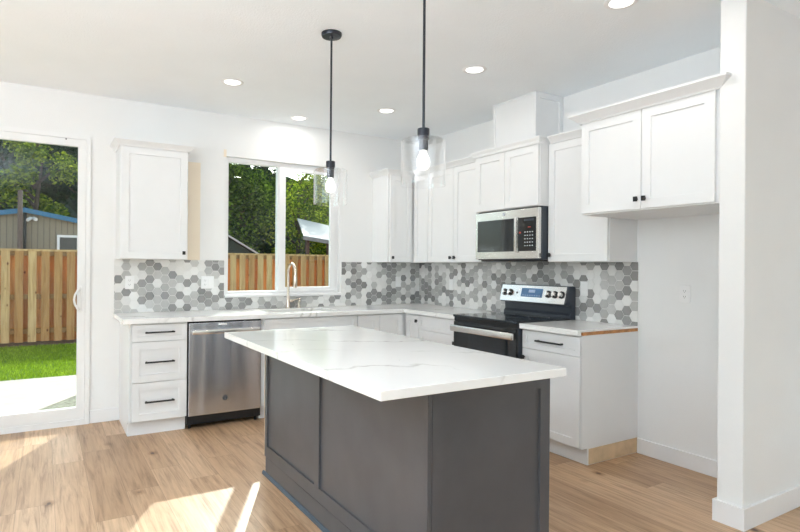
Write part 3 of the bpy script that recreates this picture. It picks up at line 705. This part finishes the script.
for a in ((-1.975, -1.957, 1.605, 1.617), (-2.08, -2.05, 1.648, 1.654)): mb = MB(); mb.box(-.4232, -.4224, *a); mb.build('red_mark', M['redprint'], pn)
emblem(fr, mapper('right', (0, 0, 0)), 1.779, 1.772, .420, .013, M['brushed'], M['slot'])
mb = MB(); mb.box(-.375, -.10, -2.14, -1.46, 1.382, 1.3938); mb.build('underside_vent', M['kick'], t)

# ------------------------------------------------------------------ outlets and switches
def wall_plate(label, side, u, v, wd, kinds, w0=.0085, cat='outlet'):
    mp = mapper(side, (0, 0, 0)); loc = mp(u, v, w0); t = thing('switch_plate' if cat == 'switch' else 'outlet_plate', loc, label, cat)
    h = .0575
    def bx(mb, a0, a1, b0, b1, c0, c1, bev=0): a = mp(a0, b0, c0); b = mp(a1, b1, c1); mb.box(a[0], b[0], a[1], b[1], a[2], b[2], bev)
    mb = MB(); bx(mb, u - wd / 2, u + wd / 2, v - h, v + h, w0, w0 + .006, .0025); mb.build('plate', M['plate'], t)
    n = len(kinds)
    for i, k in enumerate(kinds):
        cu = u + (i - (n - 1) / 2) * .046
        if k == 'd':
            for cz in (v + .019, v - .019):
                mb = MB(); bx(mb, cu - .017, cu + .017, cz - .014, cz + .014, w0 + .0055, w0 + .0082, .002); rc = mb.build('receptacle', M['plate'], t)
                mb = MB()
                for du in (-.0065, .0065): bx(mb, cu + du - .0012, cu + du + .0012, cz - .003, cz + .006, w0 + .008, w0 + .0086)
                bx(mb, cu - .002, cu + .002, cz - .010, cz - .006, w0 + .008, w0 + .0086); mb.build('slots', M['slot'], rc)
        else:
            mb = MB(); bx(mb, cu - .0165, cu + .0165, v - .033, v + .033, w0 + .0055, w0 + .0085, .0015); mb.build('rocker', M['plate'], t)
wall_plate('white duplex outlet on the hexagon tile above the three-drawer cabinet', 'back', -3.072, 1.176, .072, 'd')
wall_plate('double-width white outlet and switch plate on the tile just left of the window', 'back', -2.406, 1.172, .118, 'dr')
wall_plate('white switch plate on the window-wall tile close to the corner', 'back', -.30, 1.163, .072, 'r', cat='switch')
wall_plate('white switch plate on the range-wall tile close to the corner', 'right', .592, 1.145, .072, 'r', cat='switch')
wall_plate('white switch plate on the tile to the right of the range', 'right', 2.257, 1.168, .072, 'r', cat='switch')
wall_plate('white duplex outlet on the bare wall of the refrigerator alcove', 'right', 3.057, 1.162, .072, 'd', w0=.0005)

# ------------------------------------------------------------------ island
IX0, IX1, IY0, IY1 = -2.487, -1.842, -3.540, -1.795
t = thing('kitchen_island', ((IX0 + IX1) / 2, (IY0 + IY1) / 2, 0), 'dark charcoal island cabinet with recessed side panels under the large quartz slab', 'kitchen island')
mb = MB(); mb.box(IX0 + .0205, IX1 - .02, IY0 + .0205, IY1, .0, .879); mb.build('body', M['island'], t)
mpI = mapper('left', (IX0 + .020, 0, 0)); mb = MB()
# long side: two recessed panels
def frame_panels(mb, mp, u0, u1, v0, v1, panels, t_=.019, rec=.012):
    us = sorted({u0, u1} | {p[0] for p in panels} | {p[1] for p in panels}); vs = sorted({v0, v1} | {p[2] for p in panels} | {p[3] for p in panels})
    for a, b in zip(us, us[1:]):
        for c, d in zip(vs, vs[1:]):
            inp = any(p[0] <= (a + b) / 2 <= p[1] and p[2] <= (c + d) / 2 <= p[3] for p in panels)
            w = t_ - rec if inp else t_
            P, Q = mp(a, c, 0), mp(b, d, w); mb.box(P[0], Q[0], P[1], Q[1], P[2], Q[2])
mb2 = MB(); pan = [(1.832, 2.545, .185, .845), (2.602, 3.515, .185, .845)]
frame_panels(mb2, mpI, 1.795, 3.520, .115, .879, pan); mb2.build('long_side_panel', M['island'], t)
mb = MB(); a = mpI(1.815, 0, 0); b = mpI(3.520, .113, .019); mb.box(a[0], b[0], a[1], b[1], a[2], b[2]); mb.build('plinth', M['island'], t)
mb = MB(); mb.box(IX0 + .0005, IX0 + .0200, IY0 + .001, IY0 + .0200, 0, .879, .001); mb.build('corner_post', M['island'], t)
mb2 = MB(); mpE = mapper('back', (0, IY0 + .020, 0))
frame_panels(mb2, mpE, IX0 + .021, IX1, .0, .879, [(-2.410, -1.897, .185, .818)]); mb2.build('end_panel', M['island'], t)
mb = MB(); mb.prism([(IX0 - .012, 0), (IX0 + .0, 0), (IX0 + .0, .022), (IX0 - .005, .020), (IX0 - .010, .013)], 'y', -3.552, -1.785); mb.build('shoe_moulding', M['islandshoe'], t)['label'] = 'blue-grey shoe moulding along the floor'
mb = MB(); mb.box(IX0 - .0, IX0 + .019, IY1 + .0002, IY1 + .006, .115, .878); mb.build('edge_band', M['ply'], t)['label'] = 'raw plywood edge of the side panel'

# ------------------------------------------------------------------ pendants
t = thing('pendant_light', (0, 0, CH - .0005), 'glass cylinder pendant hanging in front of the window, round canopy visible', 'pendant light', 'pendants over the island')
mb = MB(); mb.lathe([(0, 0), (.062, 0), (.062, -.014), (.058, -.022), (.012, -.024), (.010, -.036), (0, -.036)], (0, 0, CH - .0005), 36); mb.build('canopy', M['navyblack'], t, True)
mb = MB(); mb.tube([(0, 0, 1.96), (0, 0, CH - .03)], .0062, 12); mb.build('rod', M['navyblack'], t, True)
mb = MB(); mb.lathe([(0, 1.968), (.027, 1.968), (.028, 1.964), (.028, 1.918), (0, 1.918)], n=32); mb.build('cap', M['navyblack'], t, True)
mb = MB(); R0 = .1025
mb.lathe([(.022, 1.917), (R0 - .006, 1.917), (R0, 1.911), (R0, 1.705), (R0 - .003, 1.705), (R0 - .003, 1.909), (R0 - .007, 1.914), (.022, 1.914)], n=56, close=True); sh = mb.build('glass_shade', M['shade'], t, True)
mb = MB(); mb.lathe([(0, 1.9125), (.0215, 1.9125), (.0215, 1.872), (.018, 1.868), (0, 1.868)], n=28); sk = mb.build('socket', M['navyblack'], t, True)
mb = MB(); mb.lathe([(0, 1.776), (.010, 1.7775), (.020, 1.783), (.028, 1.795), (.031, 1.812), (.028, 1.830), (.020, 1.848), (.0145, 1.862), (.0140, 1.8675), (0, 1.8675)], n=28); mb.build('bulb', M['bulb'], sk, True)
t.location = (-2.208, -2.150, CH - .0005)
t2 = dup(t, (-2.200, -3.100, CH - .0005), 'nearer glass cylinder pendant hanging over the island, in front of the wall cabinets')
for q in (t, t2): pass

# ------------------------------------------------------------------ recessed downlights
t = thing('downlight', (0, 0, CH - .0005), 'x', 'ceiling light', 'recessed lights in the kitchen ceiling')
mb = MB(); mb.lathe([(.060, 0), (.060, -.003), (.066, -.006), (.082, -.004), (.086, 0)], (0, 0, CH - .0005), 40, close=True); mb.build('trim_ring', M['plate'], t, True)
mb = MB(); mb.lathe([(0, -.0035), (.0595, -.0035), (.0595, -.0005), (0, -.0005)], (0, 0, CH - .0005), 40); mb.build('lens', M['lens'], t, True)
DL = [(-2.462, -.945, 'round recessed downlight left of the two pendants, nearest the left wall cabinet'),
      (-1.612, -.255, 'round recessed downlight close to the window wall, above the sink'),
      (-1.037, -.916, 'round recessed downlight between the two pendant rods'),
      (-1.057, -2.135, 'round recessed downlight right of the nearer pendant rod, in front of the duct cover'),
      (-1.069, -3.316, 'round recessed downlight cut by the top of the picture, near the stub wall')]
for i, (x, y, lb) in enumerate(DL):
    o = t if i == 0 else dup(t, (x, y, CH - .0005)); o.location = (x, y, CH - .0005); o['label'] = lb
    l = bpy.data.lights.new('downlight_lamp', 'AREA'); l.shape = 'DISK'; l.size = .11; l.energy = DOWN_W; l.color = (1, .97, .93)
    lo = bpy.data.objects.new('downlight_lamp', l); COL.objects.link(lo); lo.parent = o; lo.location = (0, 0, -.012)

# ------------------------------------------------------------------ outside
GZ = -.15
def ground(name, x0, x1, y0, y1, z0, z1, m): mb = MB(); mb.box(x0, x1, y0, y1, z0, z1); return tag(mb.build(name, m), kind='structure')
ground('ground', -60, 60, 6.45, 80, GZ - .2, GZ - .012, M['dirt'])
ground('mulch_strip', -12, 12, 6.45, 7.3, GZ - .011, GZ, M['dirt'])
ground('lawn', -12, 12, 3.2, 6.449, GZ - .2, GZ - .008, M['soilgreen'])
mb = MB(); mb.prism([(-12, .151), (-4.15, .151), (-3.86, 1.2), (-3.30, 2.02), (-3.0, 3.199), (-12, 3.199)], 'z', GZ - .2, GZ); tag(mb.build('patio', M['concrete']), kind='structure')
mb = MB(); mb.prism([(12, .151), (12, 3.199), (-2.999, 3.199), (-3.299, 2.019), (-3.859, 1.2), (-4.149, .151)], 'z', GZ - .2, GZ - .006); tag(mb.build('patio_shade_bed', M['patio_shade_gravel']), kind='structure')  # dark gravel-textured ground standing in for the shade on the patio
# grass blades
rnd = random.Random(4); bm = bmesh.new()
for i in range(26000):
    x = rnd.uniform(-5.3, -2.75); y = 3.19 + 3.3 * rnd.random(); h = rnd.uniform(.025, .055); a = rnd.uniform(0, 6.28); w = .006
    lx, ly = rnd.uniform(-.025, .025), rnd.uniform(-.025, .025)
    v = [bm.verts.new((x - w * math.cos(a), y - w * math.sin(a), GZ - .01)), bm.verts.new((x + w * math.cos(a), y + w * math.sin(a), GZ - .01)), bm.verts.new((x + lx, y + ly, GZ - .008 + h))]; bm.faces.new(v)
me = bpy.data.meshes.new('grass'); bm.to_mesh(me); bm.free(); me.materials.append(M['grassblade']); o = bpy.data.objects.new('grass', me); COL.objects.link(o)
tag(o, 'bright green mown grass between the patio and the fence', 'grass', kind='stuff')

# fence
FYY = 6.95; FT = 1.60
t = thing('wooden_fence', (-1, FYY, GZ), 'cedar board fence across the back of the yard, seen through door and window', 'fence')
mb = MB(); x = -9.0; k = 0; rnd = random.Random(2)
mb2 = MB()
while x < 7:
    dz = rnd.uniform(-.006, .006)
    mb.box(x, x + .134, FYY - .062, FYY - .042, GZ + .03 + dz, FT - .03)
    mb2.box(x + .105, x + .245, FYY + .042, FYY + .062, GZ + .03 - dz, FT - .03)
    x += .210; k += 1
mb.build('boards', M['cedar'], t); mb2.build('rear_boards', M['cedarorange'], t)
for z in (.08, .72, FT - .07):
    mb = MB(); mb.box(-9, 7.2, FYY - .0415, FYY + .0415, z - .045, z + .045); mb.build('rail', M['cedardark'], t)
mb = MB(); mb.box(-9, 7.2, FYY - .075, FYY + .075, FT - .029, FT + .008); mb.build('top_cap', M['cedar'], t)

# shed behind the fence
SY = 8.6
def gable(x): return 2.50 - abs(x + 4.06) * .185
t = thing('shed', (-4.5, SY, GZ), 'tan vertical-sided outbuilding with a blue roof edge behind the fence, seen through the sliding door', 'shed')
mb = MB(); mb.prism([(-8.0, GZ), (-2.1, GZ), (-2.1, gable(-2.1) - .08), (-4.06, gable(-4.06) - .08), (-8.0, gable(-8) - .08)], 'y', SY, SY + 3.5); mb.build('walls', M['siding'], t)
mb = MB(); mb.prism([(-8.3, gable(-8.3) - .09), (-4.06, gable(-4.06) - .09), (-1.9, gable(-1.9) - .09), (-1.9, gable(-1.9) + .01), (-4.06, gable(-4.06) + .01), (-8.3, gable(-8.3) + .01)], 'y', SY - .12, SY - .09); mb.build('fascia', M['fascia'], t)
mb = MB(); mb.prism([(-8.3, gable(-8.3) - .075), (-4.06, gable(-4.06) - .075), (-1.9, gable(-1.9) - .075), (-1.9, gable(-1.9) - .01), (-4.06, gable(-4.06) - .01), (-8.3, gable(-8.3) - .01)], 'y', SY - .089, SY + 3.8); mb.build('roof', M['roofgrey'], t)
mb = MB(); mb.cells([-3.47, -2.67], [1.2, 1.965], [(-3.42, -3.09, 1.26, 1.915), (-3.05, -2.72, 1.26, 1.915)], 'xz', SY - .05, SY - .002); w_ = mb.build('window', M['vinyl'], t)
for a, b in ((-3.42, -3.09), (-3.05, -2.72)): mb = MB(); mb.box(a, b, SY - .03, SY - .02, 1.26, 1.915); mb.build('pane', M['blackglass'], w_)
mb = MB(); mb.box(-3.97, -3.89, SY - .05, SY - .002, 2.285, 2.325); mb.tube([(-3.96, SY - .04, 2.30), (-4.01, SY - .14, 2.25)], .035, 12); mb.tube([(-3.90, SY - .04, 2.30), (-3.86, SY - .14, 2.27)], .035, 12); mb.build('floodlight', M['vinyl'], t, True)
mb = MB(); mb.tube([(-4.06, SY - .05, 0), (-4.06, SY - .05, 2.40)], .03, 10); mb.build('downspout', M['roofdark'], t)
mb = MB(); mb.tube([(-4.13, 8.3, GZ), (-4.14, 8.3, 2.85)], [.05, .045], 12); tag(mb.build('wooden_pole', M['polewood'], None, True), 'weathered grey wooden pole standing in front of the tan outbuilding', 'pole')

# carport seen through the right half of the window
t = thing('carport', (3.8, 9.6, GZ), 'pale-roofed open carport with brown walls beyond the fence, seen at the right of the window', 'carport')
mb = MB(); mb.faces([(2.75, 9.6, 2.16), (7.5, 9.6, 1.55), (7.5, 12.8, 2.35), (3.9, 12.8, 2.95), (2.75, 9.6, 2.22), (7.5, 9.6, 1.61), (7.5, 12.8, 2.41), (3.9, 12.8, 3.01)], [(0, 1, 2, 3), (7, 6, 5, 4), (0, 4, 5, 1), (1, 5, 6, 2), (2, 6, 7, 3), (3, 7, 4, 0)]); mb.build('roof', M['roofpale'], t)
mb = MB(); mb.faces([(2.72, 9.55, 2.10), (7.5, 9.55, 1.49), (7.5, 9.595, 1.49), (2.72, 9.595, 2.10), (2.72, 9.55, 2.20), (7.5, 9.55, 1.60), (7.5, 9.595, 1.60), (2.72, 9.595, 2.20)], [(0, 1, 2, 3), (7, 6, 5, 4), (0, 4, 5, 1), (1, 5, 6, 2), (2, 6, 7, 3), (3, 7, 4, 0)]); mb.build('fascia', M['roofgrey'], t)
mb = MB(); mb.box(2.9, 7.4, 10.6, 10.7, GZ, 1.55); mb.build('rear_wall', M['brown'], t)
for x in (2.86, 3.55, 4.9): mb = MB(); mb.box(x, x + .1, 9.65, 9.75, GZ, 2.12 - (x - 2.75) * .13); mb.build('post', M['brown'], t)
# small dark shed at the left of the window
t = thing('garden_shed', (.6, 9.4, GZ), 'small dark garden shed with a pale roof edge, low at left of the window', 'shed')
mb = MB(); mb.prism([(-.9, GZ), (1.2, GZ), (1.2, 1.66), (.15, 2.25), (-.9, 1.66)], 'y', 9.4, 11); mb.build('walls', M['darkgreenwall'], t)
mb = MB(); mb.prism([(.15, 2.27), (1.38, 1.58), (1.38, 1.62), (.15, 2.32), (-1.08, 1.62), (-1.08, 1.58)], 'y', 9.25, 9.30); mb.build('roof_edge', M['greyext'], t)
mb = MB(); mb.prism([(.15, 2.26), (1.36, 1.58), (1.36, 1.61), (.15, 2.305), (-1.06, 1.61), (-1.06, 1.58)], 'y', 9.301, 11.2); mb.build('roof', M['roofdark'], t)

# wooded hillside far behind
rnd = random.Random(9); bm = bmesh.new(); NX, NZ = 90, 16; grid = []
for i in range(NX + 1):
    x = -30 + 60 * i / NX; hh = (10.5 - .012 * (x + 6) ** 2) if x < 7 else max(4.5, 9.0 - (x - 7) * .12); col_ = []
    for j in range(NZ + 1):
        f = j / NZ; col_.append(bm.verts.new((x + rnd.uniform(-.3, .3), 25 + f * 9 + rnd.uniform(-1.0, 1.0), GZ - .1 + hh * f + (rnd.uniform(-.5, .5) if j else 0))))
    grid.append(col_)
for i in range(NX):
    for j in range(NZ): bm.faces.new((grid[i][j], grid[i + 1][j], grid[i + 1][j + 1], grid[i][j + 1]))
me = bpy.data.meshes.new('hillside'); bm.to_mesh(me); bm.free(); me.materials.append(M['hill']); o = bpy.data.objects.new('hillside', me); COL.objects.link(o); tag(o, kind='structure')

# trees: trunk with limbs, crown of individual leaves
def tree(x, y, h, r, m, n, seed, label, size=.10, base=.25, name='tree', sq=1.0, stems=1):
    rnd = random.Random(seed); t = thing(name, (x, y, GZ), label, 'tree', 'trees beyond the fence')
    mb = MB(); limbs = []
    top = h * .75
    mb.tube([(x, y, GZ - .05), (x + rnd.uniform(-.1, .1), y, h * .25), (x + rnd.uniform(-.2, .2), y, h * .5), (x + rnd.uniform(-.2, .2), y, top)], [.022 * h, .017 * h, .012 * h, .006 * h], 9)
    blobs = []
    for i in range(16):
        a = rnd.uniform(0, 6.28); rr = r * rnd.uniform(.25, .72); z = h * (base + (.93 - base) * (i + .5) / 16); q = math.sqrt(max(.1, 1 - ((z / h - .55) / .55) ** 2))
        c = Vector((x + math.cos(a) * rr * q, y + math.sin(a) * rr * q * sq, z)); blobs.append((c, r * rnd.uniform(.30, .5)))
        p0 = Vector((x, y, max(.3, z - rr * .7))); mb.tube([p0, (p0 + c) / 2 + Vector((0, 0, .1)), c], [.010 * h, .007 * h, .003 * h], 6)
    mb.build('trunk', M['bark'], t, True)
    bm = bmesh.new()
    for i in range(n):
        c, br = blobs[rnd.randrange(len(blobs))]
        d = Vector((rnd.gauss(0, 1), rnd.gauss(0, 1), rnd.gauss(0, 1))).normalized() * br * (rnd.random() ** .45)
        p = c + d - Vector((x, y, GZ)); s = size * rnd.uniform(.6, 1.3)
        u = Vector((rnd.gauss(0, 1), rnd.gauss(0, 1), rnd.gauss(0, .6))).normalized(); w = u.cross(Vector((rnd.gauss(0, 1), rnd.gauss(0, 1), rnd.gauss(0, 1)))).normalized()
        bm.faces.new([bm.verts.new(p - u * s * .5), bm.verts.new(p + w * s * .28), bm.verts.new(p + u * s * .5), bm.verts.new(p - w * s * .28)])
    me = bpy.data.meshes.new('foliage'); bm.to_mesh(me); bm.free(); me.materials.append(m); o = bpy.data.objects.new('foliage', me); COL.objects.link(o); o.parent = t
    return t
# seen through the sliding door
tree(-3.95, 13.0, 5.6, 1.05, M['leaf_bright'], 9000, 11, 'sunlit yellow-green leafy tree rising behind the tan outbuilding', .12, .2)
tree(-6.2, 15.5, 6.6, 2.1, M['leaf_dark'], 11000, 12, 'dark evergreen left of the sunlit tree, seen through the sliding door', .16)
tree(-2.4, 16.0, 6.8, 2.2, M['leaf_dark'], 12000, 13, 'dark evergreen right of the sunlit tree, seen through the sliding door', .16, .1)
tree(-4.6, 18.5, 8.2, 2.8, M['leaf_dark'], 12000, 14, 'tall dark evergreen behind the sunlit tree', .2, .1)
tree(-8.3, 19.0, 8.2, 2.8, M['leaf_dark'], 9000, 19, 'tall dark evergreen far left beyond the outbuilding', .2, .1)
# seen through the kitchen window
tree(1.25, 12.2, 4.9, 1.7, M['leaf_mid'], 12000, 15, 'dark-limbed tree with mixed green leaves in the left half of the window', .13, .12)
tree(4.6, 14.3, 5.6, 1.9, M['leaf_bright'], 9000, 16, 'light green leafy tree in the right half of the window, above the carport', .12, .2)
tree(2.9, 16.4, 6.6, 2.3, M['leaf_dark'], 12000, 17, 'dark tree in the middle distance behind the window mullion', .17, .1)
tree(7.4, 17.5, 5.6, 2.2, M['leaf_mid'], 9000, 18, 'mid green tree at the far right beyond the carport', .16, .1)
tree(.2, 18.5, 7.4, 2.5, M['leaf_dark'], 10000, 20, 'dark tree behind the garden shed', .2, .05)

for o in bpy.data.objects:
    if '_w' in o: del o['_w']
